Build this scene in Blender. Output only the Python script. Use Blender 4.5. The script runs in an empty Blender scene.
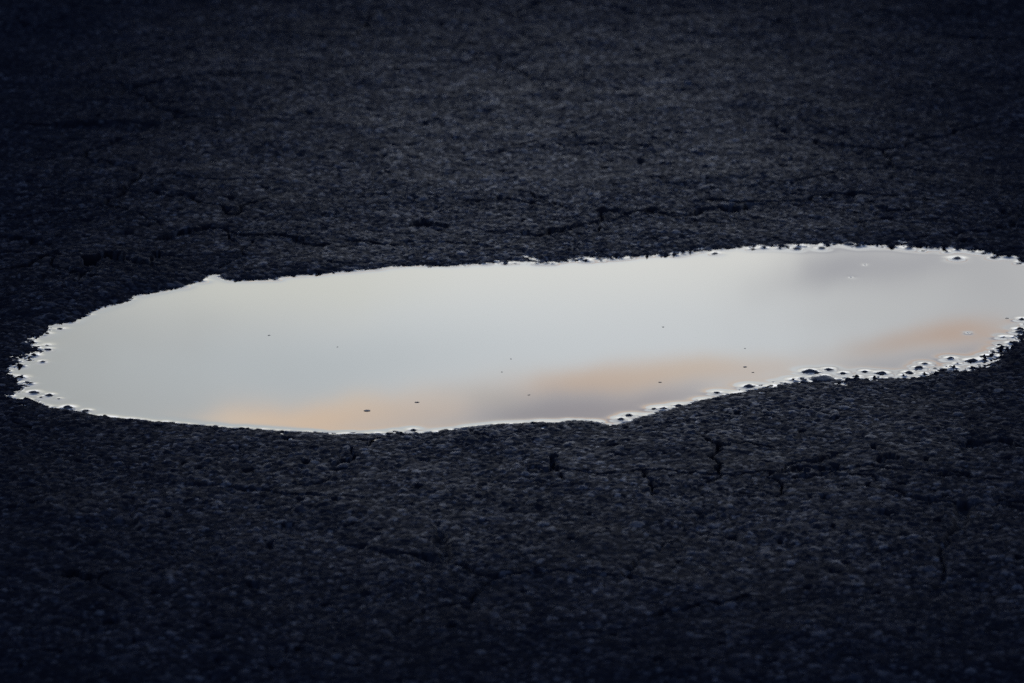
import bpy, bmesh, math, random
import numpy as np

# ---------------------------------------------------------------- measured layout (metres, water level z = 0)
OUTLINE = [(-0.2932, 0.0829), (-0.2827, 0.0997), (-0.2721, 0.1082), (-0.2686, 0.1253), (-0.2584, 0.1310), (-0.2498, 0.1396), (-0.2382, 0.1483), (-0.2317, 0.1571), (-0.2210, 0.1688), (-0.2169, 0.1836), (-0.2118, 0.1717), (-0.1998, 0.1659), (-0.1856, 0.1688), (-0.1714, 0.1747), (-0.1539, 0.1865), (-0.1323, 0.1895), (-0.1179, 0.1955), (-0.0998, 0.1985), (-0.0818, 0.2075), (-0.0527, 0.2135), (-0.0308, 0.2165), (-0.0088, 0.2196), (0.0132, 0.2226), (0.0353, 0.2256), (0.0575, 0.2373), (0.0945, 0.2434), (0.1319, 0.2558), (0.1545, 0.2620), (0.1849, 0.2745), (0.2149, 0.2776), (0.2524, 0.2807), (0.2895, 0.2776), (0.3262, 0.2713), (0.3543, 0.2558), (0.3689, 0.2403), (0.3798, 0.2196), (0.3906, 0.1865), (0.3954, 0.1367), (0.3857, 0.0857), (0.3677, 0.0525), (0.3561, 0.0361), (0.3451, -0.0008), (0.3347, -0.0270), (0.3283, -0.0425), (0.3182, -0.0554), (0.3001, -0.0681), (0.2857, -0.0782), (0.2646, -0.0907), (0.2443, -0.0957), (0.2242, -0.0981), (0.2142, -0.0981), (0.1909, -0.1006), (0.1672, -0.1080), (0.1534, -0.1203), (0.1430, -0.1301), (0.1227, -0.1470), (0.1092, -0.1589), (0.0923, -0.1779), (0.0811, -0.1877), (0.0743, -0.1993), (0.0639, -0.2063), (0.0539, -0.1970), (0.0372, -0.1947), (0.0295, -0.2017), (0.0147, -0.2017), (-0.0077, -0.2063), (-0.0268, -0.2109), (-0.0427, -0.2178), (-0.0585, -0.2200), (-0.0744, -0.2223), (-0.0902, -0.2246), (-0.1093, -0.2246), (-0.1284, -0.2223), (-0.1476, -0.2200), (-0.1670, -0.2155), (-0.1864, -0.2109), (-0.2060, -0.2040), (-0.2256, -0.1993), (-0.2484, -0.1947), (-0.2720, -0.1830), (-0.2930, -0.1665), (-0.3103, -0.1498), (-0.3292, -0.1378), (-0.3184, -0.1159), (-0.3273, -0.0887), (-0.3349, -0.0686), (-0.3261, -0.0379), (-0.3166, -0.0249), (-0.3297, -0.0040), (-0.3215, 0.0227), (-0.3209, 0.0443), (-0.3064, 0.0525)]
CRACKS = [
    ([(0.0135, 0.3067), (0.0378, 0.3196), (0.0555, 0.3390), (0.0659, 0.3685), (0.0791, 0.3785), (0.1099, 0.3785), (0.1443, 0.3752), (0.1718, 0.3885), (0.1918, 0.4020)], 2.6, 5.6),
    ([(-0.3710, 0.1806), (-0.3555, 0.2045), (-0.3453, 0.2256), (-0.3259, 0.2379)], 2.8, 6.4),
    ([(-0.3828, 0.2845), (-0.3608, 0.2751), (-0.3417, 0.2626)], 2.0, 4.8),
    ([(-0.3139, 0.2045), (-0.2968, 0.2256), (-0.2791, 0.2075), (-0.2621, 0.1955)], 3.2, 7.2),
    ([(-0.2585, 0.2720), (-0.2363, 0.3067), (-0.2152, 0.2940), (-0.1899, 0.2845), (-0.1588, 0.2908)], 3.2, 7.2),
    ([(-0.2112, 0.3521), (-0.2030, 0.3818), (-0.1903, 0.4020)], 2.4, 5.6),
    ([(-0.1210, 0.2814), (-0.1044, 0.2751), (-0.0870, 0.2657)], 2.4, 5.6),
    ([(-0.0712, 0.3292), (-0.0567, 0.3228)], 3.2, 6.4),
    ([(-0.1582, 0.2782), (-0.1353, 0.2657)], 2.4, 4.8),
    ([(0.1099, 0.3785), (0.1357, 0.3521), (0.1583, 0.3455)], 1.3, 4.0),
    ([(0.0594, 0.3455), (0.0692, 0.3067)], 1.6, 4.8),
    ([(-0.3467, 0.2256), (-0.3281, 0.1865), (-0.3008, 0.1659)], 1.6, 4.0),
    ([(-0.2791, 0.2075), (-0.2586, 0.2256), (-0.2361, 0.2196)], 1.8, 4.8),
    ([(-0.2152, 0.2940), (-0.2076, 0.2564)], 1.6, 4.8),
    ([(-0.0403, 0.4087), (-0.0093, 0.4258), (0.0217, 0.4121)], 1.3, 3.2),
    ([(0.2230, 0.4053), (0.2674, 0.3785), (0.2987, 0.3852)], 1.2, 3.2),
    ([(0.1299, -0.2739), (0.1465, -0.2539), (0.1619, -0.2606)], 1.3, 4.0),
    ([(0.0786, -0.3193), (0.0871, -0.3446), (0.0833, -0.3695)], 1.2, 4.0),
    ([(0.1621, -0.3214), (0.1785, -0.2957), (0.2006, -0.2892)], 1.1, 3.2),
    ([(0.1231, -0.3150), (0.1143, -0.3488), (0.1165, -0.3818)], 1.0, 3.2),
    ([(-0.2819, 0.4258), (-0.2495, 0.4087), (-0.2112, 0.3521)], 1.6, 4.0),
    ([(-0.0870, 0.2657), (-0.0537, 0.2751), (-0.0163, 0.2595)], 1.2, 3.2),
    ([(0.1231, -0.3150), (0.1267, -0.2892), (0.1323, -0.2628), (0.1237, -0.2427)], 1.8, 4.8),
    ([(0.1593, -0.3695), (0.1656, -0.3446), (0.1615, -0.3214)], 1.8, 4.8),
    ([(0.0276, -0.3278), (0.0291, -0.2978), (0.0268, -0.2760)], 1.3, 4.0),
    ([(0.0111, -0.3193), (0.0419, -0.3129), (0.0786, -0.3193), (0.1231, -0.3150), (0.1621, -0.3214), (0.2086, -0.3065), (0.2572, -0.3150), (0.3046, -0.3320)], 1.0, 2.8),
    ([(0.0821, -0.5887), (0.0992, -0.5782), (0.1173, -0.5729), (0.1307, -0.5623)], 1.9, 4.8),
    ([(-0.1086, -0.3065), (-0.1017, -0.2935), (-0.0973, -0.2760)], 1.8, 4.8),
    ([(-0.0876, -0.2672), (-0.0819, -0.2494)], 1.6, 4.8),
    ([(-0.1289, -0.3488), (-0.1181, -0.3446), (-0.1115, -0.3278)], 1.3, 4.0),
    ([(0.3833, 1.1025), (0.4138, 1.0832), (0.4482, 1.0592)], 4.0, 7.2),
    ([(0.1420, 0.4121), (0.1693, 0.4155), (0.2159, 0.4155), (0.2718, 0.4360), (0.3246, 0.4155)], 2.0, 4.0),
    ([(0.0063, 0.4429), (0.0257, 0.4258), (0.0371, 0.3986)], 1.9, 4.0),
    ([(0.0066, 0.6131), (0.0723, 0.6207), (0.1129, 0.6055)], 1.4, 3.2),
    ([(0.2804, -0.2672), (0.2972, -0.2561), (0.3185, -0.2628)], 2.2, 5.6),
    ([(0.1764, -0.3278), (0.1954, -0.3193), (0.2242, -0.3425), (0.2573, -0.3797)], 1.0, 3.2),
    ([(-0.2582, -0.5153), (-0.2345, -0.5245), (-0.2133, -0.5061)], 1.6, 4.0),
    ([(-0.1946, 0.2626), (-0.1998, 0.2256), (-0.2162, 0.1955)], 1.6, 4.0),
]
PITS = [(0.3777, 0.3685, 0.0027, 0.0056), (0.2284, -0.2913, 0.0022, 0.0049), (0.2260, -0.2672, 0.0018, 0.0042), (0.2878, -0.2561, 0.0022, 0.0056), (0.3124, -0.2606, 0.0018, 0.0042), (0.2271, 0.6670, 0.0029, 0.0049), (0.2210, 0.6906, 0.0023, 0.0035), (0.1978, -0.2848, 0.0013, 0.0035), (0.2567, -0.2935, 0.0013, 0.0035), (-0.1283, -0.2957, 0.0017, 0.0042), (-0.1407, -0.4685, 0.0020, 0.0049), (0.1564, -0.4589, 0.0016, 0.0042), (-0.1703, 0.7184, 0.0024, 0.0042), (-0.0728, 0.6906, 0.0023, 0.0042), (0.1032, 0.5497, 0.0023, 0.0035), (0.0717, 0.5867, 0.0017, 0.0035), (-0.0093, 0.4258, 0.0022, 0.0042), (-0.0593, 0.3885, 0.0022, 0.0035), (0.1798, -0.3695, 0.0013, 0.0035), (0.2028, -0.3446, 0.0013, 0.0028)]
STONES = [
    (-0.3339, -0.0533, 0.0081, 'flat dark stone jutting into the pointed left tip of the puddle'),
    (-0.3285, -0.0469, 0.0027, 'tiny stone crumb just above the leftmost point of the water'),
    (-0.3129, 0.0334, 0.0048, 'lone small flat stone surrounded by water just off the upper left bank'),
    (-0.3231, -0.0145, 0.0034, 'tiny stone in the small left inlet, nearest the bank'),
    (-0.3174, -0.0105, 0.0034, 'small stone in the left inlet, farthest back of its cluster'),
    (-0.3156, -0.0215, 0.0061, 'widest stone of the small cluster off the left inlet'),
    (-0.3160, -0.0533, 0.0047, 'lone oval stone in open water beside the left tip, below the inlet cluster'),
    (-0.3136, -0.1305, 0.0085, 'large rounded stone at the mouth of the lower left inlet'),
    (-0.3079, -0.1414, 0.0033, 'tiny stone wedged between two larger ones at the lower left inlet'),
    (-0.3031, -0.1366, 0.0065, 'long thin stone to the right of the large rounded one at the lower left inlet'),
    (-0.2958, -0.1450, 0.0026, 'speck sized stone alone in the water off the lower left bank'),
    (-0.2878, -0.1665, 0.0078, 'broad stone half sunk in the lower left shore'),
    (-0.2754, -0.1736, 0.0058, 'stone standing where the lower left shore turns into the smooth front edge'),
    (-0.0630, -0.2184, 0.0051, 'single stone breaking the bright rim at the middle of the front edge'),
    (0.0700, -0.1935, 0.0058, 'front stone at the tip of the narrow spit on the front edge'),
    (0.0754, -0.1842, 0.0058, 'second stone along the narrow spit, behind its tip'),
    (0.0920, -0.1689, 0.0039, 'tiny stone offshore between the two wider ones right of the spit'),
    (0.0984, -0.1689, 0.0065, 'wide stone on the bright rim right of the narrow spit'),
    (0.1084, -0.1618, 0.0065, 'ragged stone on the rim where the front edge starts to climb right'),
    (0.1345, -0.1305, 0.0052, 'low stone on the rising front edge, in a bright gap'),
    (0.1563, -0.1159, 0.0086, 'dark stone overhanging the rising front edge left of the oval island stone'),
    (0.1995, -0.0794, 0.0140, 'largest oval stone, a smooth island ringed by a bright rim off the front edge'),
    (0.2120, -0.0731, 0.0074, 'small humped stone just right of and behind the large oval island'),
    (0.2057, -0.0962, 0.0186, 'big arched stone of the front shore directly below the oval island'),
    (0.2207, -0.0824, 0.0053, 'small stone right of the humped one, in a bright channel'),
    (0.2356, -0.0787, 0.0053, 'faint low stone barely breaking the water on the right front edge'),
    (0.2460, -0.0824, 0.0087, 'flat long stone lying along the right front edge'),
    (0.2648, -0.0812, 0.0067, 'short stone below the stacked pair on the right front edge'),
    (0.2725, -0.0693, 0.0074, 'lower stone of the stacked pair off the right front edge'),
    (0.2775, -0.0584, 0.0054, 'upper stone of the stacked pair off the right front edge'),
    (0.2832, -0.0698, 0.0033, 'tiny stone just right of the stacked pair'),
    (0.2963, -0.0449, 0.0067, 'lone stone farthest out in the water off the right front edge'),
    (0.3095, -0.0515, 0.0101, 'broad rounded stone with a bright halo at the right end of the front edge'),
    (0.3270, -0.0288, 0.0041, 'tiny stone with a bright streak near the right side of the picture'),
    (0.3255, -0.0469, 0.0040, 'tiny stone tucked into the right shore below the streaked one'),
    (0.3507, 0.0253, 0.0083, 'dark stone cut by the right border, lower of the two there'),
    (0.3560, 0.0593, 0.0056, 'dark stone cut by the right border, upper of the two there'),
    (0.3276, 0.2363, 0.0081, 'lone dark stone in open water off the back edge near the right end'),
    (0.3554, 0.2379, 0.0066, 'flat stone in the water off the back edge, farthest right of the loose ones'),
    (0.3494, 0.2511, 0.0052, 'stone on the back edge with a bright sliver behind it, right of the tall lump'),
    (0.3418, 0.2564, 0.0044, 'small stone on the back edge between the tall lump and the sliver stone'),
    (0.3283, 0.2704, 0.0074, 'tall lump on the back edge directly behind the lone dark stone'),
    (0.3117, 0.2673, 0.0060, 'oval stone in the bright slit left of the tall lump on the back edge'),
    (0.2953, 0.2673, 0.0074, 'stone lying at the left mouth of the bright slit on the back edge'),
    (0.3225, 0.2564, 0.0037, 'tiny stone at the foot of the tall lump on the back edge'),
    (0.3050, 0.2595, 0.0030, 'speck sized stone in front of the bright slit on the back edge'),
    (0.2523, 0.2798, 0.0119, 'long grey slab on the back edge right of the middle of the far bank'),
    (0.2306, 0.2673, 0.0067, 'flat stone touching the water left of the long grey slab'),
    (0.2119, 0.2657, 0.0074, 'flat stone at the waterline, left of two on the far bank before the slab'),
    (0.1495, 0.2502, 0.0044, 'small stone standing off the far bank in front of a bright gap'),
    (-0.0483, 0.2144, 0.0051, 'lone stone notched into the far bank left of the middle'),
    (-0.1714, 0.1732, 0.0051, 'small stone at the waterline of the far bank right of the bright notch'),
]
SPECKS = [
    (-0.1673, 0.0165, 0.0019, 'dark', 'dark crumb floating in the left half of the puddle, with no ripple'),
    (-0.1190, -0.0145, 0.0012, 'dark', 'pinpoint dark speck floating in the blue grey middle left of the reflection'),
    (-0.0938, -0.1729, 0.0041, 'dark', 'longest dark flake floating on the peach reflection near the front edge'),
    (-0.0619, -0.1530, 0.0030, 'dark', 'shorter dark flake floating right of the longest one on the peach reflection'),
    (-0.0007, -0.0456, 0.0012, 'dark', 'pinpoint dark speck floating near the centre of the puddle'),
    (-0.0067, -0.0787, 0.0014, 'dark', 'faint dark crumb floating just below the central pinpoint speck'),
    (0.1562, -0.0660, 0.0026, 'dark', 'dark flake floating in the right half above the rising front edge'),
    (0.1608, -0.0799, 0.0019, 'dark', 'smaller flake floating just below the dark one above the rising front edge'),
    (0.1586, -0.0184, 0.0012, 'dark', 'tiny dark speck floating well above the pair over the rising front edge'),
    (0.0111, -0.1354, 0.0018, 'dark', 'faint thin flake on the grey reflection in the lower middle of the puddle'),
    (0.0980, -0.1043, 0.0023, 'dark', 'thin flake floating on the peach cloud reflection right of the middle'),
    (0.1047, 0.0388, 0.0015, 'dark', 'faint speck floating in the pale upper middle right of the puddle'),
    (0.3146, 0.0232, 0.0034, 'bubble', 'bright air bubble ringed by a ripple on the right peach reflection'),
    (0.2456, 0.1797, 0.0025, 'bubble', 'bright air bubble under the dark cloud reflection at the upper right'),
    (0.2587, 0.2174, 0.0026, 'bubble', 'faint bright bubble close to the far bank at the upper right'),
    (0.3405, 0.0072, 0.0029, 'bubble', 'bright flat bubble beside the right shore near the picture border'),
    (0.3458, 0.0626, 0.0024, 'dark', 'dark flake floating near the right border above the shore'),
]

CLIMB, CAPILLARY = 0.0011, 0.0031      # how high and how far the water climbs at its edge
SUN_POWER = 0.05
DENOISE = False

def px_dir(x, y):                      # a mirrored picture point as azimuth and elevation of the sky, degrees
    return ((x - 512) / 4380 * 57.29578 / 0.966, 15 + (y - 341.5) / 4380 * 57.29578)

def BLOBS():
    K = 57.29578 / 4380
    def B(x, y, rx, ry, rot, strength, rgb, power=1.0):
        a0, e0 = px_dir(x, y)
        blob(a0, e0, rx * K / 0.966, ry * K, rot, strength, S(*rgb), power)
    B(0, 340, 260, 170, 0, 0.9, (158, 160, 158))           # dimmer grey to the left
    B(250, 275, 230, 40, 0, 0.6, (198, 199, 190))          # warm pale top left
    B(300, 362, 230, 36, -3, 0.55, (178, 186, 190))        # bluish middle
    B(990, 270, 220, 100, 0, 0.85, (164, 165, 168))        # grey right end
    B(800, 265, 70, 24, -8, 0.75, (150, 151, 157))         # dark cloud upper right
    B(890, 258, 90, 15, -3, 0.6, (150, 151, 157))
    B(880, 305, 90, 16, -4, 0.5, (184, 186, 187))          # brighter gap below it
    B(300, 414, 95, 20, -6, 0.8, (222, 194, 166), 1.2)     # first peach bank, puffs
    B(405, 410, 95, 22, -5, 0.7, (208, 187, 168), 1.2)
    B(225, 424, 80, 11, -3, 0.55, (226, 204, 180), 1.2)
    B(350, 396, 45, 9, 4, 0.35, (212, 196, 178), 1.0)
    B(600, 384, 85, 17, -4, 0.8, (198, 175, 156), 1.2)     # second peach bank, puffs
    B(700, 376, 90, 14, -6, 0.7, (199, 180, 162), 1.2)
    B(780, 372, 70, 12, -8, 0.45, (194, 178, 166), 1.2)
    B(545, 414, 100, 20, -4, 0.9, (150, 147, 153), 1.2)    # mauve grey below it
    B(640, 408, 90, 13, -8, 0.75, (154, 147, 150), 1.2)
    B(500, 398, 40, 12, 8, 0.4, (176, 170, 164), 1.0)
    B(950, 332, 80, 14, -8, 0.85, (180, 158, 143), 1.2)    # third peach bank
    B(875, 345, 50, 12, -6, 0.4, (178, 165, 156), 1.1)
    B(995, 354, 90, 14, -12, 0.9, (136, 133, 142), 1.3)    # violet grey below it
    B(940, 362, 50, 9, -10, 0.5, (148, 146, 150), 1.2)
    B(880, 366, 60, 12, -8, 0.6, (156, 154, 158), 1.3)

TAR = (0.0045, 0.0053, 0.0080); STONE_A = (0.0090, 0.0106, 0.0162); STONE_B = (0.018, 0.0205, 0.0285); STONE_C = (0.055, 0.06, 0.07)
ROUGH_EDGE, ROUGH_CENTRE = 0.75, 0.55
SPEC_GLOSS = 0.25
GLOSS_EDGE, GLOSS_CENTRE = 0.025, 0.53  # share of gloss, lower outwards to imitate lens vignetting

scene = bpy.context.scene
f32 = np.float32

# ---------------------------------------------------------------- noise helpers
def hash2(ix, iy, seed):
    n = (ix.astype(np.int64) * 374761393 + iy.astype(np.int64) * 668265263 + seed * 974711) & 0xFFFFFFFF
    n = ((n ^ (n >> 13)) * 1274126177) & 0xFFFFFFFF
    n = ((n ^ (n >> 16)) * 2246822519) & 0xFFFFFFFF
    return (n ^ (n >> 15)) & 0xFFFFFFFF

def rnd(n, k):
    n = (n * (2 * k + 1) * 2654435761 + k * 40503) & 0xFFFFFFFF
    n = ((n ^ (n >> 15)) * 2246822519) & 0xFFFFFFFF
    return ((n >> 8) & 0xFFFF).astype(f32) / f32(65535)

def vnoise(X, Y, size, seed):
    x = X / size; y = Y / size
    ix = np.floor(x); iy = np.floor(y)
    fx = (x - ix).astype(f32); fy = (y - iy).astype(f32)
    fx = fx * fx * (3 - 2 * fx); fy = fy * fy * (3 - 2 * fy)
    ix = ix.astype(np.int64); iy = iy.astype(np.int64)
    a = rnd(hash2(ix, iy, seed), 1); b = rnd(hash2(ix + 1, iy, seed), 1)
    c = rnd(hash2(ix, iy + 1, seed), 1); d = rnd(hash2(ix + 1, iy + 1, seed), 1)
    return (a + (b - a) * fx) * (1 - fy) + (c + (d - c) * fx) * fy - f32(0.5)

def fbm(X, Y, size, seed, octaves=3):
    s = 0; amp = 1.0
    for o in range(octaves):
        s = s + amp * vnoise(X, Y, size / 2 ** o, seed + o)
        amp *= 0.5
    return s

def stone_layer(X, Y, cell, seed, amp, rmin, rmax, keep=1.0, tilt=0.5):
    """crushed angular chippings: one polygonal, tilted, flat topped stone per jittered cell"""
    cx = np.floor(X / cell).astype(np.int64); cy = np.floor(Y / cell).astype(np.int64)
    best = np.zeros(X.shape, f32); tone = np.full(X.shape, 0.0, f32)
    for i in (-1, 0, 1):
        for j in (-1, 0, 1):
            n = hash2(cx + i, cy + j, seed)
            px = (cx + i + 0.08 + 0.84 * rnd(n, 1)) * cell
            py = (cy + j + 0.08 + 0.84 * rnd(n, 2)) * cell
            r = (rmin + (rmax - rmin) * rnd(n, 3)) * cell
            ang = rnd(n, 4) * f32(6.283)
            ca = np.cos(ang); sa = np.sin(ang)
            dx = (X - px).astype(f32); dy = (Y - py).astype(f32)
            u = (dx * ca + dy * sa) / r; v = (dy * ca - dx * sa) / (r * (0.6 + 0.4 * rnd(n, 5)))
            d = np.maximum(np.maximum(np.abs(u), np.abs(v)), 0.76 * (np.abs(u) + np.abs(v)))
            d = 0.6 * d + 0.4 * np.sqrt(u * u + v * v)
            top = amp * (0.45 + 0.55 * rnd(n, 6))
            prof = np.clip((1 - d) / 0.45, 0, 1); prof = prof * (2 - prof)
            h = prof * top * (1 + tilt * (u * (rnd(n, 7) - 0.5) + v * (rnd(n, 8) - 0.5)) * 2)
            if keep < 1.0:
                h = np.where(rnd(n, 9) < keep, h, 0)
            m = h > best
            best = np.where(m, h, best)
            tone = np.where(m, rnd(n, 10), tone)
    return best, tone

# ---------------------------------------------------------------- distance to the water's edge
def poly_sdf(X, Y, poly):
    d2 = np.full(X.shape, 1e9); inside = np.zeros(X.shape, bool)
    n = len(poly)
    for k in range(n):
        ax, ay = poly[k]; bx, by = poly[(k + 1) % n]
        ex, ey = bx - ax, by - ay
        t = np.clip(((X - ax) * ex + (Y - ay) * ey) / (ex * ex + ey * ey), 0, 1)
        d2 = np.minimum(d2, (X - ax - t * ex) ** 2 + (Y - ay - t * ey) ** 2)
        c = ((ay > Y) != (by > Y)) & (X < (bx - ax) * (Y - ay) / (by - ay + 1e-12) + ax)
        inside ^= c
    return np.where(inside, -1.0, 1.0) * np.sqrt(d2)

SX = np.arange(-0.9, 0.9001, 0.003); SY = np.arange(-0.8, 1.3001, 0.003)
SDF = poly_sdf(*np.meshgrid(SX, SY), OUTLINE)

def sdf_at(X, Y):
    x = np.clip((X + 0.9) / 0.003, 0, len(SX) - 1.001); y = np.clip((Y + 0.8) / 0.003, 0, len(SY) - 1.001)
    i = x.astype(np.int64); j = y.astype(np.int64); fx = x - i; fy = y - j
    v = (SDF[j, i] * (1 - fx) + SDF[j, i + 1] * fx) * (1 - fy) + (SDF[j + 1, i] * (1 - fx) + SDF[j + 1, i + 1] * fx) * fy
    ox = np.maximum(np.abs(X) - 0.9, 0); oy = np.maximum(np.maximum(Y - 1.3, -0.8 - Y), 0)
    return (v + np.hypot(ox, oy)).astype(f32)

def sm(a, b, x):
    t = np.clip((x - a) / (b - a), 0, 1)
    return t * t * (3 - 2 * t)

# ---------------------------------------------------------------- the asphalt's relief
def terrain(xs, ys, full=True):
    X, Y = np.meshgrid(xs, ys)
    near = (np.abs(X) < 1.2) & (Y > -1.1) & (Y < 1.9)
    # displacement fades out where the sheet's mesh gets coarse
    fade = ((1 - sm(0.75, 1.15, np.abs(X))) * (1 - sm(1.35, 1.8, Y)) * (1 - sm(0.8, 1.05, -Y))).astype(f32)
    warp = 0.0007
    wx = X + warp * 2 * vnoise(X, Y, 0.006, 11); wy = Y + warp * 2 * vnoise(X, Y, 0.006, 12)
    fine, ftone = stone_layer(wx, wy, 0.0035, 101, 0.0009, 0.45, 0.75, 1.0, 0.9)
    mid, mtone = stone_layer(wx, wy, 0.0064, 102, 0.0013, 0.36, 0.62, 0.60, 0.8)
    big, btone = stone_layer(wx, wy, 0.0120, 103, 0.0019, 0.22, 0.42, 0.35, 0.7)
    st = np.maximum(fine, mid); tone = np.where(mid > fine, mtone, ftone)
    tone = np.where(big > st, btone, tone); st = np.maximum(st, big)
    worn = np.clip(0.5 + 1.1 * fbm(X, Y, 0.06, 81, 3), 0, 1)
    st = (st - 0.0009) * (0.55 + 0.45 * worn)
    grain = 0.00035 * vnoise(X, Y, 0.0022, 31)
    lumps = 0.0030 * fbm(X, Y, 0.10, 21, 2) + 0.0022 * fbm(X, Y, 0.026, 24, 2)
    rag = fbm(X, Y, 0.028, 41, 2)
    sd = sdf_at(X, Y) + 0.0026 * rag + 0.0030 * vnoise(X, Y, 0.010, 45)
    # slopes: gentle at the left tip and the right front shore, steep elsewhere
    tip = np.exp(-((X + 0.335) / 0.04) ** 2 - ((Y + 0.06) / 0.09) ** 2)
    right = sm(0.10, 0.22, X) * (1 - sm(0.0, 0.16, Y))
    back = sm(-0.12, 0.10, X) * sm(0.10, 0.22, Y)
    slope = 0.40 - 0.29 * tip - 0.30 * right - 0.27 * back
    inside = np.maximum(sd * slope, -0.011)
    bank = 0.0030 + 0.0035 * np.exp(-((X + 0.24) / 0.12) ** 2) * sm(-0.02, 0.12, Y) - 0.0008 * (Y < 0)
    outside = bank * (1 - np.exp(-np.maximum(sd, 0) * slope / bank)) + 0.004 * np.maximum(sd - 0.03, 0) * np.exp(-np.maximum(sd, 0) / 1.5)
    base = np.where(sd < 0, inside, outside)
    calm = sm(-0.03, 0.03, sd)                       # no tall lumps under the water
    body = base + fade * lumps * (0.15 + 0.85 * calm) * np.where(sd > 0, 1, 0.5)
    # clear of the shore the road stays above the water
    lim = 0.0016 * sm(0.004, 0.02, sd)
    body = np.where(sd > 0.004, lim + 0.5 * ((body - lim) + np.sqrt((body - lim) ** 2 + 1e-6)), body)
    h = body + fade * (st * (0.75 + 0.25 * calm) + grain)
    # loose chippings crowd the shallow shores
    shore, stn = stone_layer(X + 0.002 * vnoise(X, Y, 0.004, 15), Y + 0.004 * vnoise(X, Y, 0.005, 16), 0.0068, 107, 0.0025, 0.15, 0.55, 0.55, 0.7)
    band = np.exp(-((sd + 0.004) / 0.009) ** 2) * np.clip(tip + right + back, 0, 1)
    h = h + fade * shore * band
    crack = np.zeros(X.shape, f32)
    for pts, w, dep in CRACKS:
        w *= 0.0015; dep *= 0.0013
        for (ax, ay), (bx, by) in zip(pts[:-1], pts[1:]):
            m = 0.03
            i0, i1 = np.searchsorted(xs, (min(ax, bx) - m, max(ax, bx) + m))
            j0, j1 = np.searchsorted(ys, (min(ay, by) - m, max(ay, by) + m))
            if i1 <= i0 or j1 <= j0: continue
            x = X[j0:j1, i0:i1]; y = Y[j0:j1, i0:i1]
            x2 = x + 0.010 * fbm(x, y, 0.022, 51, 3); y2 = y + 0.022 * fbm(x, y, 0.022, 55, 3)
            ex, ey = bx - ax, by - ay
            t = np.clip(((x2 - ax) * ex + (y2 - ay) * ey) / (ex * ex + ey * ey), 0, 1)
            d = np.hypot(x2 - ax - t * ex, y2 - ay - t * ey) + 0.0016 * vnoise(x, y, 0.0035, 57)
            hor = abs(bx - ax) / math.hypot(bx - ax, by - ay)
            ww = w * (0.35 + 0.75 * hor) * (1.0 + 1.5 * vnoise(x, y, 0.03, 58) + 0.7 * vnoise(x, y, 0.007, 59))
            c = dep * np.clip((1.25 - d / np.maximum(ww, 2e-4)) * 2.4, 0, 1)
            crack[j0:j1, i0:i1] = np.maximum(crack[j0:j1, i0:i1], c)
    # hairline crazing: broken outlines of hand sized plates
    qx = X + 0.012 * fbm(X, Y, 0.03, 91, 3); qy = Y + 0.020 * fbm(X, Y, 0.03, 95, 3)
    cell = 0.17; ci = np.floor(qx / cell).astype(np.int64); cj = np.floor(qy / cell).astype(np.int64)
    f1 = np.full(X.shape, 9.0); f2 = f1.copy()
    for i in (-1, 0, 1):
        for j in (-1, 0, 1):
            nn = hash2(ci + i, cj + j, 111)
            d = np.hypot(qx - (ci + i + rnd(nn, 1)) * cell, qy - (cj + j + rnd(nn, 2)) * cell)
            f2 = np.minimum(f2, np.maximum(f1, d)); f1 = np.minimum(f1, d)
    some = sm(-0.10, 0.35, fbm(X, Y, 0.16, 99, 2))
    crack = np.maximum(crack, (0.0042 * some * np.clip(1.6 - (f2 - f1) / 0.0028, 0, 1)).astype(f32))
    for cx, cy, r, dep in PITS:
        m = r * 6
        i0, i1 = np.searchsorted(xs, (cx - m, cx + m)); j0, j1 = np.searchsorted(ys, (cy - m, cy + m))
        if i1 <= i0 or j1 <= j0: continue
        x = X[j0:j1, i0:i1]; y = Y[j0:j1, i0:i1]
        d = np.hypot(x - cx, (y - cy) / 2.6) / r + 0.9 * vnoise(x, y, 0.007, 61)
        crack[j0:j1, i0:i1] = np.maximum(crack[j0:j1, i0:i1], dep * np.clip(1.6 - d, 0, 1))
    # small plucked out chippings everywhere
    wx = X + 0.006 * vnoise(X, Y, 0.005, 13); wy = Y + 0.006 * vnoise(X, Y, 0.005, 14)
    hole, _ = stone_layer(wx, wy, 0.030, 104, 0.0042, 0.06, 0.17, 0.5, 0.2)
    crack = np.maximum(crack, hole.astype(f32))
    h = h - fade * crack * sm(0.0, 0.012, sd)
    if full:
        # lens vignette put into the road's gloss: shiny middle, matt towards the sides
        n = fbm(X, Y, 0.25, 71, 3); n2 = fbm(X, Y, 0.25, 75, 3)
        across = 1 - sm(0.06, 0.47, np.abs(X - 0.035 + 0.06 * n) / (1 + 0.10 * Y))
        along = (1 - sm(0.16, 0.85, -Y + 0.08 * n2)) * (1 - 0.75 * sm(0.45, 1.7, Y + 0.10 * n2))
        vignette = across * along
        return X, Y, h.astype(f32), tone, vignette.astype(f32), fade
    return X, Y, h.astype(f32)

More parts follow.
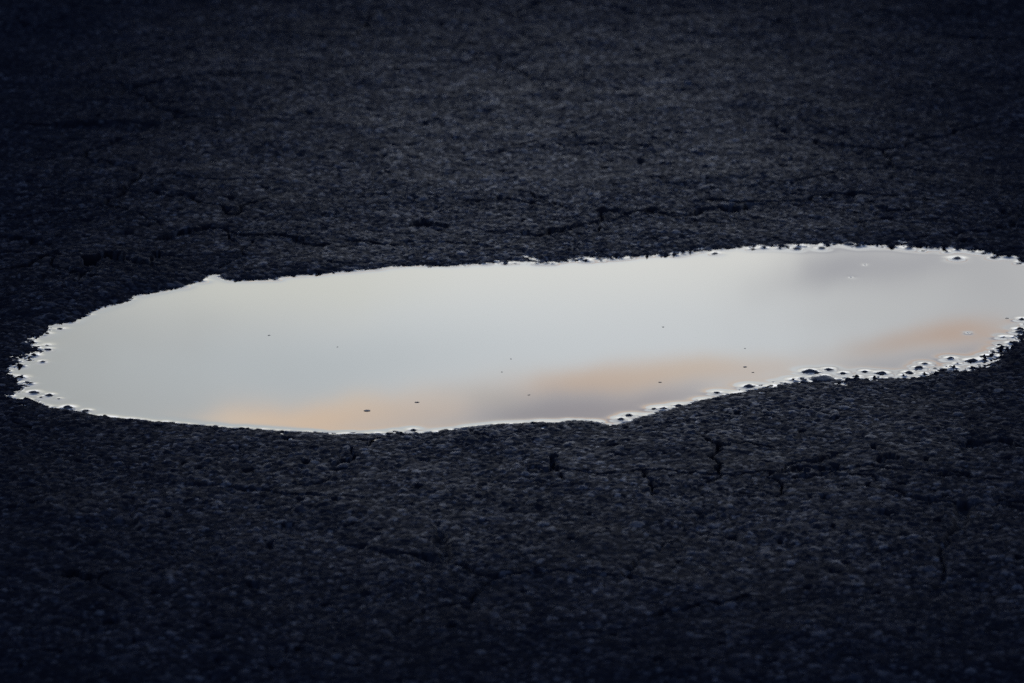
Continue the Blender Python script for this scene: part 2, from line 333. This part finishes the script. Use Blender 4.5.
def grid_mesh(name, X, Y, Z, keep=None):
    ny, nx = X.shape
    idx = np.arange(nx * ny, dtype=np.int32).reshape(ny, nx)
    q = np.stack([idx[:-1, :-1], idx[:-1, 1:], idx[1:, 1:], idx[1:, :-1]], -1).reshape(-1, 4)
    co = np.stack([X, Y, Z], -1).reshape(-1, 3).astype(f32)
    if keep is not None:
        q = q[keep.reshape(-1)]
        used = np.zeros(nx * ny, bool); used[q.reshape(-1)] = True
        remap = np.cumsum(used).astype(np.int32) - 1
        co = co[used]; q = remap[q]
    me = bpy.data.meshes.new(name)
    me.vertices.add(len(co)); me.vertices.foreach_set('co', co.reshape(-1))
    me.loops.add(q.size); me.loops.foreach_set('vertex_index', np.ascontiguousarray(q.reshape(-1)).astype(np.int32))
    me.polygons.add(len(q)); me.polygons.foreach_set('loop_start', np.arange(0, q.size, 4, dtype=np.int32))
    me.polygons.foreach_set('use_smooth', np.ones(len(q), bool))
    me.update(calc_edges=True)
    return me

def link(name, me, mat, **props):
    o = bpy.data.objects.new(name, me)
    if mat: me.materials.append(mat)
    scene.collection.objects.link(o)
    for k, v in props.items(): o[k] = v
    return o

# ---------------------------------------------------------------- materials
def new_mat(name):
    m = bpy.data.materials.new(name); m.use_nodes = True
    nt = m.node_tree; nt.nodes.clear()
    out = nt.nodes.new('ShaderNodeOutputMaterial')
    return m, nt, out

def N(nt, kind, **kw):
    n = nt.nodes.new(kind)
    for k, v in kw.items(): setattr(n, k, v)
    return n

def ramp(nt, src, p0, p1, v0, v1):
    mr = N(nt, 'ShaderNodeMapRange'); nt.links.new(src, mr.inputs[0])
    for k, v in zip((1, 2, 3, 4), (p0, p1, v0, v1)): mr.inputs[k].default_value = v
    return mr.outputs[0]

def mixc(nt, fac, a, b):
    m = N(nt, 'ShaderNodeMix', data_type='RGBA')
    if hasattr(fac, 'node'): nt.links.new(fac, m.inputs[0])
    else: m.inputs[0].default_value = fac
    for s, k in ((a, 6), (b, 7)):
        if hasattr(s, 'node'): nt.links.new(s, m.inputs[k])
        else: m.inputs[k].default_value = (*s, 1)
    return m.outputs[2]

def asphalt_material():
    m, nt, out = new_mat('asphalt')
    p = N(nt, 'ShaderNodeBsdfPrincipled')
    tone_a = N(nt, 'ShaderNodeAttribute', attribute_name='tone').outputs['Fac']
    fine = N(nt, 'ShaderNodeAttribute', attribute_name='fine').outputs['Fac']
    vignette = N(nt, 'ShaderNodeAttribute', attribute_name='vignette').outputs['Fac']
    tc = N(nt, 'ShaderNodeTexCoord').outputs['Object']
    # outside the finely meshed patch the chippings are drawn by the shader alone
    vo = N(nt, 'ShaderNodeTexVoronoi'); nt.links.new(tc, vo.inputs['Vector']); vo.inputs['Scale'].default_value = 200
    vs_ = N(nt, 'ShaderNodeSeparateColor'); nt.links.new(vo.outputs['Color'], vs_.inputs[0])
    mt = N(nt, 'ShaderNodeMix', data_type='FLOAT'); nt.links.new(fine, mt.inputs[0]); nt.links.new(vs_.outputs[0], mt.inputs[2]); nt.links.new(tone_a, mt.inputs[3])
    tone = mt.outputs[0]
    # most chippings are tar black, a few are bare pale stone
    r = N(nt, 'ShaderNodeValToRGB'); nt.links.new(tone, r.inputs[0])
    els = r.color_ramp.elements
    els[0].position = 0.0; els[0].color = (*TAR, 1)
    els[1].position = 0.55; els[1].color = (*STONE_A, 1)
    e = els.new(0.86); e.color = (*STONE_B, 1)
    e = els.new(1.0); e.color = (*STONE_C, 1)
    # blotches: brown grit and worn paler areas
    n1 = N(nt, 'ShaderNodeTexNoise'); nt.links.new(tc, n1.inputs[0]); n1.inputs['Scale'].default_value = 9; n1.inputs['Detail'].default_value = 5
    n2 = N(nt, 'ShaderNodeTexNoise'); nt.links.new(tc, n2.inputs[0]); n2.inputs['Scale'].default_value = 420; n2.inputs['Detail'].default_value = 3
    n3 = N(nt, 'ShaderNodeTexNoise'); nt.links.new(tc, n3.inputs[0]); n3.inputs['Scale'].default_value = 23; n3.inputs['Detail'].default_value = 6
    c = mixc(nt, ramp(nt, n1.outputs[0], 0.40, 0.66, 0.0, 0.55), r.outputs[0], TAR)
    c = mixc(nt, ramp(nt, n3.outputs[0], 0.64, 0.74, 0.0, 0.25), c, (0.016, 0.012, 0.012))
    c = mixc(nt, ramp(nt, n2.outputs[0], 0.35, 0.70, 0.0, 0.6), c, (0.006, 0.006, 0.008))
    nt.links.new(c, p.inputs['Base Color'])
    rg = N(nt, 'ShaderNodeMath', operation='ADD')
    nt.links.new(ramp(nt, vignette, 0, 1, ROUGH_EDGE, ROUGH_CENTRE), rg.inputs[0])
    nt.links.new(ramp(nt, n2.outputs[0], 0.3, 0.7, -0.06, 0.10), rg.inputs[1])
    nt.links.new(rg.outputs[0], p.inputs['Roughness'])
    p.inputs['Specular IOR Level'].default_value = SPEC_GLOSS
    # matt outwards, glossy in the middle, so the view darkens like a vignette
    df = N(nt, 'ShaderNodeBsdfDiffuse'); df.inputs['Roughness'].default_value = 1.0; nt.links.new(c, df.inputs['Color'])
    gloss = N(nt, 'ShaderNodeMixShader'); fm = N(nt, 'ShaderNodeMath', operation='MULTIPLY'); nt.links.new(ramp(nt, vignette, 0, 1, GLOSS_EDGE, GLOSS_CENTRE), fm.inputs[0])
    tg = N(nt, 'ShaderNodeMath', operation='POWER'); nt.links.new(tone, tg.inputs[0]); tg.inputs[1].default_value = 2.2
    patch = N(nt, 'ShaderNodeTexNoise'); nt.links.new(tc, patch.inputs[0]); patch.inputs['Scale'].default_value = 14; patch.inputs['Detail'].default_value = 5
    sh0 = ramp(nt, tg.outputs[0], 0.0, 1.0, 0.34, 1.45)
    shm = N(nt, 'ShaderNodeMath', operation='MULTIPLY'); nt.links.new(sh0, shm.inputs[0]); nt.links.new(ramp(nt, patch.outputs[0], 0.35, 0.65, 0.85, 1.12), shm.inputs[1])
    shine = shm.outputs[0]          # every chipping takes the gloss a little differently
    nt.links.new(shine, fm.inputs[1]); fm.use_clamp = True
    nt.links.new(fm.outputs[0], gloss.inputs[0])
    nt.links.new(df.outputs[0], gloss.inputs[1]); nt.links.new(p.outputs[0], gloss.inputs[2]); nt.links.new(gloss.outputs[0], out.inputs[0])
    b = N(nt, 'ShaderNodeBump'); b.inputs['Strength'].default_value = 0.55; b.inputs['Distance'].default_value = 0.0006
    nt.links.new(n2.outputs[0], b.inputs['Height']); nt.links.new(b.outputs[0], p.inputs['Normal']); nt.links.new(b.outputs[0], df.inputs['Normal'])
    return m

def stone_material():
    m, nt, out = new_mat('wet_stone')
    p = N(nt, 'ShaderNodeBsdfPrincipled'); nt.links.new(p.outputs[0], out.inputs[0])
    tc = N(nt, 'ShaderNodeTexCoord').outputs['Object']
    n = N(nt, 'ShaderNodeTexNoise'); nt.links.new(tc, n.inputs[0]); n.inputs['Scale'].default_value = 350; n.inputs['Detail'].default_value = 4
    info = N(nt, 'ShaderNodeObjectInfo').outputs['Random']
    c = mixc(nt, info, (0.005, 0.006, 0.009), (0.014, 0.015, 0.018))
    c = mixc(nt, ramp(nt, n.outputs[0], 0.4, 0.7, 0, 1), c, (0.006, 0.006, 0.007))
    nt.links.new(c, p.inputs['Base Color'])
    p.inputs['Roughness'].default_value = 0.5; p.inputs['Specular IOR Level'].default_value = 0.22
    b = N(nt, 'ShaderNodeBump'); b.inputs['Strength'].default_value = 0.5; b.inputs['Distance'].default_value = 0.0005
    nt.links.new(n.outputs[0], b.inputs['Height']); nt.links.new(b.outputs[0], p.inputs['Normal'])
    return m

def water_material():
    m, nt, out = new_mat('water')
    g = N(nt, 'ShaderNodeBsdfGlossy'); g.inputs['Roughness'].default_value = 0.0; g.inputs['Color'].default_value = (1, 1, 1, 1)
    t = N(nt, 'ShaderNodeBsdfTransparent'); t.inputs['Color'].default_value = (0.15, 0.16, 0.15, 1)
    fr = N(nt, 'ShaderNodeFresnel'); fr.inputs['IOR'].default_value = 1.333
    mx = N(nt, 'ShaderNodeMixShader')
    nt.links.new(fr.outputs[0], mx.inputs[0]); nt.links.new(t.outputs[0], mx.inputs[1]); nt.links.new(g.outputs[0], mx.inputs[2])
    nt.links.new(mx.outputs[0], out.inputs[0])
    return m

def plain(name, col, rough, spec=0.5):
    m, nt, out = new_mat(name)
    p = N(nt, 'ShaderNodeBsdfPrincipled'); nt.links.new(p.outputs[0], out.inputs[0])
    tc = N(nt, 'ShaderNodeTexCoord').outputs['Object']
    n = N(nt, 'ShaderNodeTexNoise'); nt.links.new(tc, n.inputs[0]); n.inputs['Scale'].default_value = 900
    c = mixc(nt, n.outputs[0], tuple(0.5 * v for v in col), tuple(1.3 * v for v in col))
    nt.links.new(c, p.inputs['Base Color'])
    p.inputs['Roughness'].default_value = rough; p.inputs['Specular IOR Level'].default_value = spec
    return m

M_ROAD = asphalt_material(); M_STONE = stone_material(); M_WATER = water_material()
M_CRUMB = plain('organic_crumb', (0.09, 0.08, 0.07), 0.7, 0.2)

# ---------------------------------------------------------------- road: one sheet, fine under the lens, out to the horizon
def axis(parts, lo_far, hi_far, grow=1.45):
    a = []
    for lo, hi, st in parts: a.append(np.arange(lo, hi - st * 0.3, st))
    a = list(np.concatenate(a)) + [parts[-1][1]]
    s = parts[-1][2]; v = a[-1]; up = []
    while v < hi_far: s *= grow; v += s; up.append(v)
    s = parts[0][2]; v = a[0]; dn = []
    while v > lo_far: s *= grow; v -= s; dn.append(v)
    return np.array(dn[::-1] + a + up)

xs = axis([(-1.05, -0.62, 0.003), (-0.62, -0.42, 0.0013), (-0.42, 0.46, 0.00085), (0.46, 0.62, 0.0013), (0.62, 1.05, 0.003)], -400, 400)
ys = axis([(-1.0, -0.72, 0.004), (-0.72, -0.28, 0.0014), (-0.28, 0.48, 0.0011), (0.48, 1.35, 0.0019), (1.35, 1.75, 0.004)], -400, 400)
X, Y, Z, TONE, VIGNETTE, FINE = terrain(xs, ys)
me = grid_mesh('road', X, Y, Z)
for nm, arr in (('tone', TONE), ('vignette', VIGNETTE), ('fine', FINE)):
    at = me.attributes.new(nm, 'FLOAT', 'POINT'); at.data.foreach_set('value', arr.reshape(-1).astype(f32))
road = link('road', me, M_ROAD, kind='structure', label='dark cracked wet asphalt road surface')
del X, Y, Z, TONE, VIGNETTE, FINE

# ---------------------------------------------------------------- loose stones in and at the edge of the water
def stone_mesh(w, seed):
    rs = random.Random(seed)
    bm = bmesh.new(); bmesh.ops.create_icosphere(bm, subdivisions=3, radius=1.0)
    planes = []
    for k in range(9):
        a = rs.uniform(0, 6.283); e = rs.uniform(-0.5, 1.2)
        planes.append(((math.cos(a) * math.cos(e), math.sin(a) * math.cos(e), math.sin(e)), rs.uniform(0.74, 0.95)))
    k = (w / 2, w * rs.uniform(0.30, 0.42), w * rs.uniform(0.28, 0.36) * (0.7 if w > 0.011 else 1.0))
    for v in bm.verts:
        c = v.co.copy()
        for n, lim in planes:                        # chip flat faces off the pebble
            d = c.x * n[0] + c.y * n[1] + c.z * n[2]
            if d > lim:
                t = (d - lim) * 0.85
                c.x -= n[0] * t; c.y -= n[1] * t; c.z -= n[2] * t
        j = 1 + 0.06 * math.sin(7 * c.x + seed) * math.cos(6 * c.y - seed)
        v.co = (c.x * k[0] * j, c.y * k[1] * j, c.z * k[2] * j)
    for f in bm.faces: f.smooth = True
    me = bpy.data.meshes.new('stone'); bm.to_mesh(me); bm.free()
    return me, k

stone_shapes = []
for i, (x, y, w, label) in enumerate(STONES):
    me, k = stone_mesh(w, i + 3)
    me.materials.append(M_STONE)
    o = bpy.data.objects.new('stone', me); scene.collection.objects.link(o)
    rz = ((i * 37) % 50 - 25) * math.pi / 180 * 0.6
    cz = -0.34 * k[2]
    o.location = (x, y, cz); o.rotation_euler = (0, 0, rz)
    o['label'] = label; o['category'] = 'stone'; o['group'] = "wet stones along the puddle's edge"
    stone_shapes.append((x, y, cz, k, rz))

# ---------------------------------------------------------------- crumbs and bubbles afloat
speck_shapes = []
for i, (x, y, w, kind, label) in enumerate(SPECKS):
    bm = bmesh.new()
    if kind == 'dark':
        bmesh.ops.create_icosphere(bm, subdivisions=2, radius=1.0)
        rs = random.Random(i + 50)
        k = (w / 2, w * rs.uniform(0.3, 0.5), w * 0.06)
        for v in bm.verts:
            j = 1 + rs.uniform(-0.18, 0.18)
            bend = 0.35 * (v.co.x ** 2)
            v.co = (v.co.x * k[0] * j, v.co.y * k[1] * j, (v.co.z + bend) * k[2] * j)
        mat, nm = M_CRUMB, 'floating_crumb'
    else:
        bmesh.ops.create_icosphere(bm, subdivisions=4, radius=1.0)
        k = (w * 0.34, w * 0.34, w * 0.07)
        for v in bm.verts: v.co = (v.co.x * k[0], v.co.y * k[1], v.co.z * k[2])
        mat, nm = M_WATER, 'air_bubble'
    for f in bm.faces: f.smooth = True
    me = bpy.data.meshes.new(nm); bm.to_mesh(me); bm.free(); me.materials.append(mat)
    o = bpy.data.objects.new(nm, me); scene.collection.objects.link(o)
    o.location = (x, y, 0.0001 if kind == 'dark' else 0.0)
    o['label'] = label
    o['category'] = 'debris' if kind == 'dark' else 'bubble'
    o['group'] = 'dark crumbs afloat on the puddle' if kind == 'dark' else 'air bubbles on the puddle'
    if kind != 'dark': speck_shapes.append((x, y, -0.55 * k[2], k, 0.0))

# ---------------------------------------------------------------- puddle: a sheet that climbs a little wherever it meets stone (meniscus)
px = np.arange(-0.385, 0.475, 0.0009); py = np.arange(-0.262, 0.325, 0.0010)
PX, PY, G = terrain(px, py, full=False)
for (cx, cy, cz, k, rz) in stone_shapes + speck_shapes:
    m = max(k) * 1.3
    i0, i1 = np.searchsorted(px, (cx - m, cx + m)); j0, j1 = np.searchsorted(py, (cy - m, cy + m))
    dx = PX[j0:j1, i0:i1] - cx; dy = PY[j0:j1, i0:i1] - cy
    u = (dx * math.cos(rz) + dy * math.sin(rz)) / k[0]; v = (dy * math.cos(rz) - dx * math.sin(rz)) / k[1]
    q = np.sqrt(np.clip(1 - u * u - v * v, 0, 1)) * k[2]
    top = np.where(q > 0, cz + q * 0.9, -1)
    G[j0:j1, i0:i1] = np.maximum(G[j0:j1, i0:i1], top)
pinned = G > 0.0
level = np.minimum(G, CLIMB).astype(f32)
W = np.where(pinned, level, 0).astype(f32)
a = f32((0.0009 / CAPILLARY) ** 2); b = f32((0.0010 / CAPILLARY) ** 2)
rx = f32(1 / 0.0009 ** 2); ry = f32(1 / 0.0010 ** 2); den = 2 * rx + 2 * ry + f32(1 / CAPILLARY ** 2)
for it in range(140):
    P = np.pad(W, 1, mode='edge')
    new = (rx * (P[1:-1, :-2] + P[1:-1, 2:]) + ry * (P[:-2, 1:-1] + P[2:, 1:-1])) / den
    W = np.where(pinned, level, new)
W = np.where(pinned, W - 0.00025, W)
sdw = sdf_at(PX, PY)
wet = (W > G - 0.0012) & (sdw < 0.02)
keep = wet[:-1, :-1] | wet[1:, :-1] | wet[:-1, 1:] | wet[1:, 1:]
pm = grid_mesh('puddle_water', PX, PY, W, keep)
puddle = link('puddle_water', pm, M_WATER, kind='structure', label='long still puddle mirroring a pale evening sky')

# ---------------------------------------------------------------- evening sky
world = bpy.data.worlds.new('World'); scene.world = world; world.use_nodes = True
nt = world.node_tree; nt.nodes.clear()
wo = N(nt, 'ShaderNodeOutputWorld'); bg = N(nt, 'ShaderNodeBackground'); nt.links.new(bg.outputs[0], wo.inputs[0])
bg.inputs['Strength'].default_value = 0.1
SUN_EL, SUN_AZ = 5.0, -62.0          # degrees; azimuth from +Y (the view) towards +X
sky = N(nt, 'ShaderNodeTexSky', sky_type='NISHITA'); sky.sun_disc = False
sky.sun_elevation = math.radians(SUN_EL); sky.sun_rotation = math.radians(SUN_AZ)
gen = N(nt, 'ShaderNodeTexCoord').outputs['Generated']
sep = N(nt, 'ShaderNodeSeparateXYZ'); nt.links.new(gen, sep.inputs[0])
def mth(op, a, b=None, c=None):
    n = N(nt, 'ShaderNodeMath', operation=op)
    for k, v in enumerate((a, b, c)):
        if v is None: continue
        if hasattr(v, 'node'): nt.links.new(v, n.inputs[k])
        else: n.inputs[k].default_value = v
    return n.outputs[0]
DEG = 57.29578
az = mth('MULTIPLY', mth('ARCTAN2', sep.outputs[0], sep.outputs[1]), DEG)
el = mth('MULTIPLY', mth('ARCSINE', sep.outputs[2]), DEG)
wn = N(nt, 'ShaderNodeTexNoise'); nt.links.new(gen, wn.inputs[0]); wn.inputs['Scale'].default_value = 22; wn.inputs['Detail'].default_value = 5; wn.inputs['Roughness'].default_value = 0.52
ws = N(nt, 'ShaderNodeSeparateXYZ'); nt.links.new(wn.outputs['Color'], ws.inputs[0])
azw = mth('ADD', az, mth('MULTIPLY', mth('SUBTRACT', ws.outputs[0], 0.5), 3.0))
elw = mth('ADD', el, mth('MULTIPLY', mth('SUBTRACT', ws.outputs[1], 0.5), 0.75))

def S(r, g_, b_, k=1.0):              # sRGB 0-255 seen in the water -> radiance of the sky there
    lin = [((v / 255 + 0.055) / 1.055) ** 2.4 if v > 10 else v / 255 / 12.92 for v in (r, g_, b_)]
    return tuple(10 * k * v / REFL for v in lin)
REFL = 0.225

# the cloud deck by elevation
cr = N(nt, 'ShaderNodeValToRGB'); nt.links.new(ramp(nt, el, -10, 90, 0, 1), cr.inputs[0])
cr.color_ramp.interpolation = 'EASE'
stops = [(-10, S(190, 185, 180)), (2, S(206, 211, 222)), (9, S(212, 214, 217)), (13.6, S(211, 211, 206)), (15.0, S(203, 208, 211)), (18.5, S(186, 189, 194)), (26, S(104, 122, 156)), (45, S(60, 76, 112)), (90, S(50, 66, 104))]
cr.color_ramp.elements[0].position = 0; cr.color_ramp.elements[1].position = 1
for d, c in stops[1:-1]:
    cr.color_ramp.elements.new((d + 10) / 100)
for e_, (d, c) in zip(cr.color_ramp.elements, stops):
    e_.color = tuple(v / 40 for v in c) + (1,)      # kept under 1 in the ramp, scaled back up below
sc_ = N(nt, 'ShaderNodeVectorMath', operation='SCALE'); nt.links.new(cr.outputs[0], sc_.inputs[0]); sc_.inputs[3].default_value = 40
col = sc_.outputs[0]
# large soft clouds all round
bn = N(nt, 'ShaderNodeTexNoise'); nt.links.new(gen, bn.inputs[0]); bn.inputs['Scale'].default_value = 3.2; bn.inputs['Detail'].default_value = 5
# away from the glow the evening sky is much darker
side = mth('ABSOLUTE', az)
col = mixc(nt, ramp(nt, side, 24, 100, 0, 0.9), col, S(58, 74, 108))
blue = N(nt, 'ShaderNodeVectorMath', operation='SCALE'); nt.links.new(sky.outputs[0], blue.inputs[0]); blue.inputs[3].default_value = 1.0
gap = mth('MULTIPLY', ramp(nt, bn.outputs[0], 0.50, 0.72, 0, 0.6), ramp(nt, el, 20, 40, 0, 1))
col = mixc(nt, gap, col, blue.outputs[0])
def blob(a0, e0, ra, re, rot, strength, c, power=1.0):
    global col
    ca, sa = math.cos(math.radians(rot)), math.sin(math.radians(rot))
    dx = mth('SUBTRACT', azw, a0); dy = mth('SUBTRACT', elw, e0)
    u = mth('DIVIDE', mth('ADD', mth('MULTIPLY', dx, ca), mth('MULTIPLY', dy, sa)), ra)
    v = mth('DIVIDE', mth('SUBTRACT', mth('MULTIPLY', dy, ca), mth('MULTIPLY', dx, sa)), re)
    q = mth('ADD', mth('MULTIPLY', u, u), mth('MULTIPLY', v, v))
    if power != 1.0: q = mth('POWER', q, power)
    g_ = mth('EXPONENT', mth('MULTIPLY', q, -1.0))
    col = mixc(nt, mth('MULTIPLY', g_, strength), col, c)
BLOBS()
nt.links.new(col, bg.inputs['Color'])

sl = bpy.data.lights.new('sun', 'SUN'); sl.energy = SUN_POWER; sl.angle = math.radians(14); sl.color = (1.0, 0.86, 0.72)
so = bpy.data.objects.new('sun', sl); scene.collection.objects.link(so)
from mathutils import Vector
sd_ = Vector((math.sin(math.radians(SUN_AZ)) * math.cos(math.radians(SUN_EL)), math.cos(math.radians(SUN_AZ)) * math.cos(math.radians(SUN_EL)), math.sin(math.radians(SUN_EL))))
so.rotation_euler = sd_.to_track_quat('Z', 'Y').to_euler(); so.location = sd_ * 30

# ---------------------------------------------------------------- camera: long lens, crouching height
cam = bpy.data.cameras.new('camera'); co = bpy.data.objects.new('camera', cam); scene.collection.objects.link(co)
dep = math.radians(15.0)
co.location = (0, -3.0 * math.cos(dep), 3.0 * math.sin(dep)); co.rotation_euler = (math.pi / 2 - dep, 0, 0)
cam.lens = 154; cam.sensor_width = 36; cam.clip_start = 0.05; cam.clip_end = 2000
cam.dof.use_dof = True; cam.dof.focus_distance = 2.93; cam.dof.aperture_fstop = 15
scene.camera = co

vs = scene.view_settings
vs.view_transform = 'Standard'; vs.look = 'None'; vs.exposure = 0; vs.gamma = 1; vs.use_curve_mapping = False
scene.render.engine = 'CYCLES'
scene.cycles.use_denoising = DENOISE
scene.cycles.max_bounces = 6; scene.cycles.transparent_max_bounces = 8
scene.cycles.sample_clamp_indirect = 4
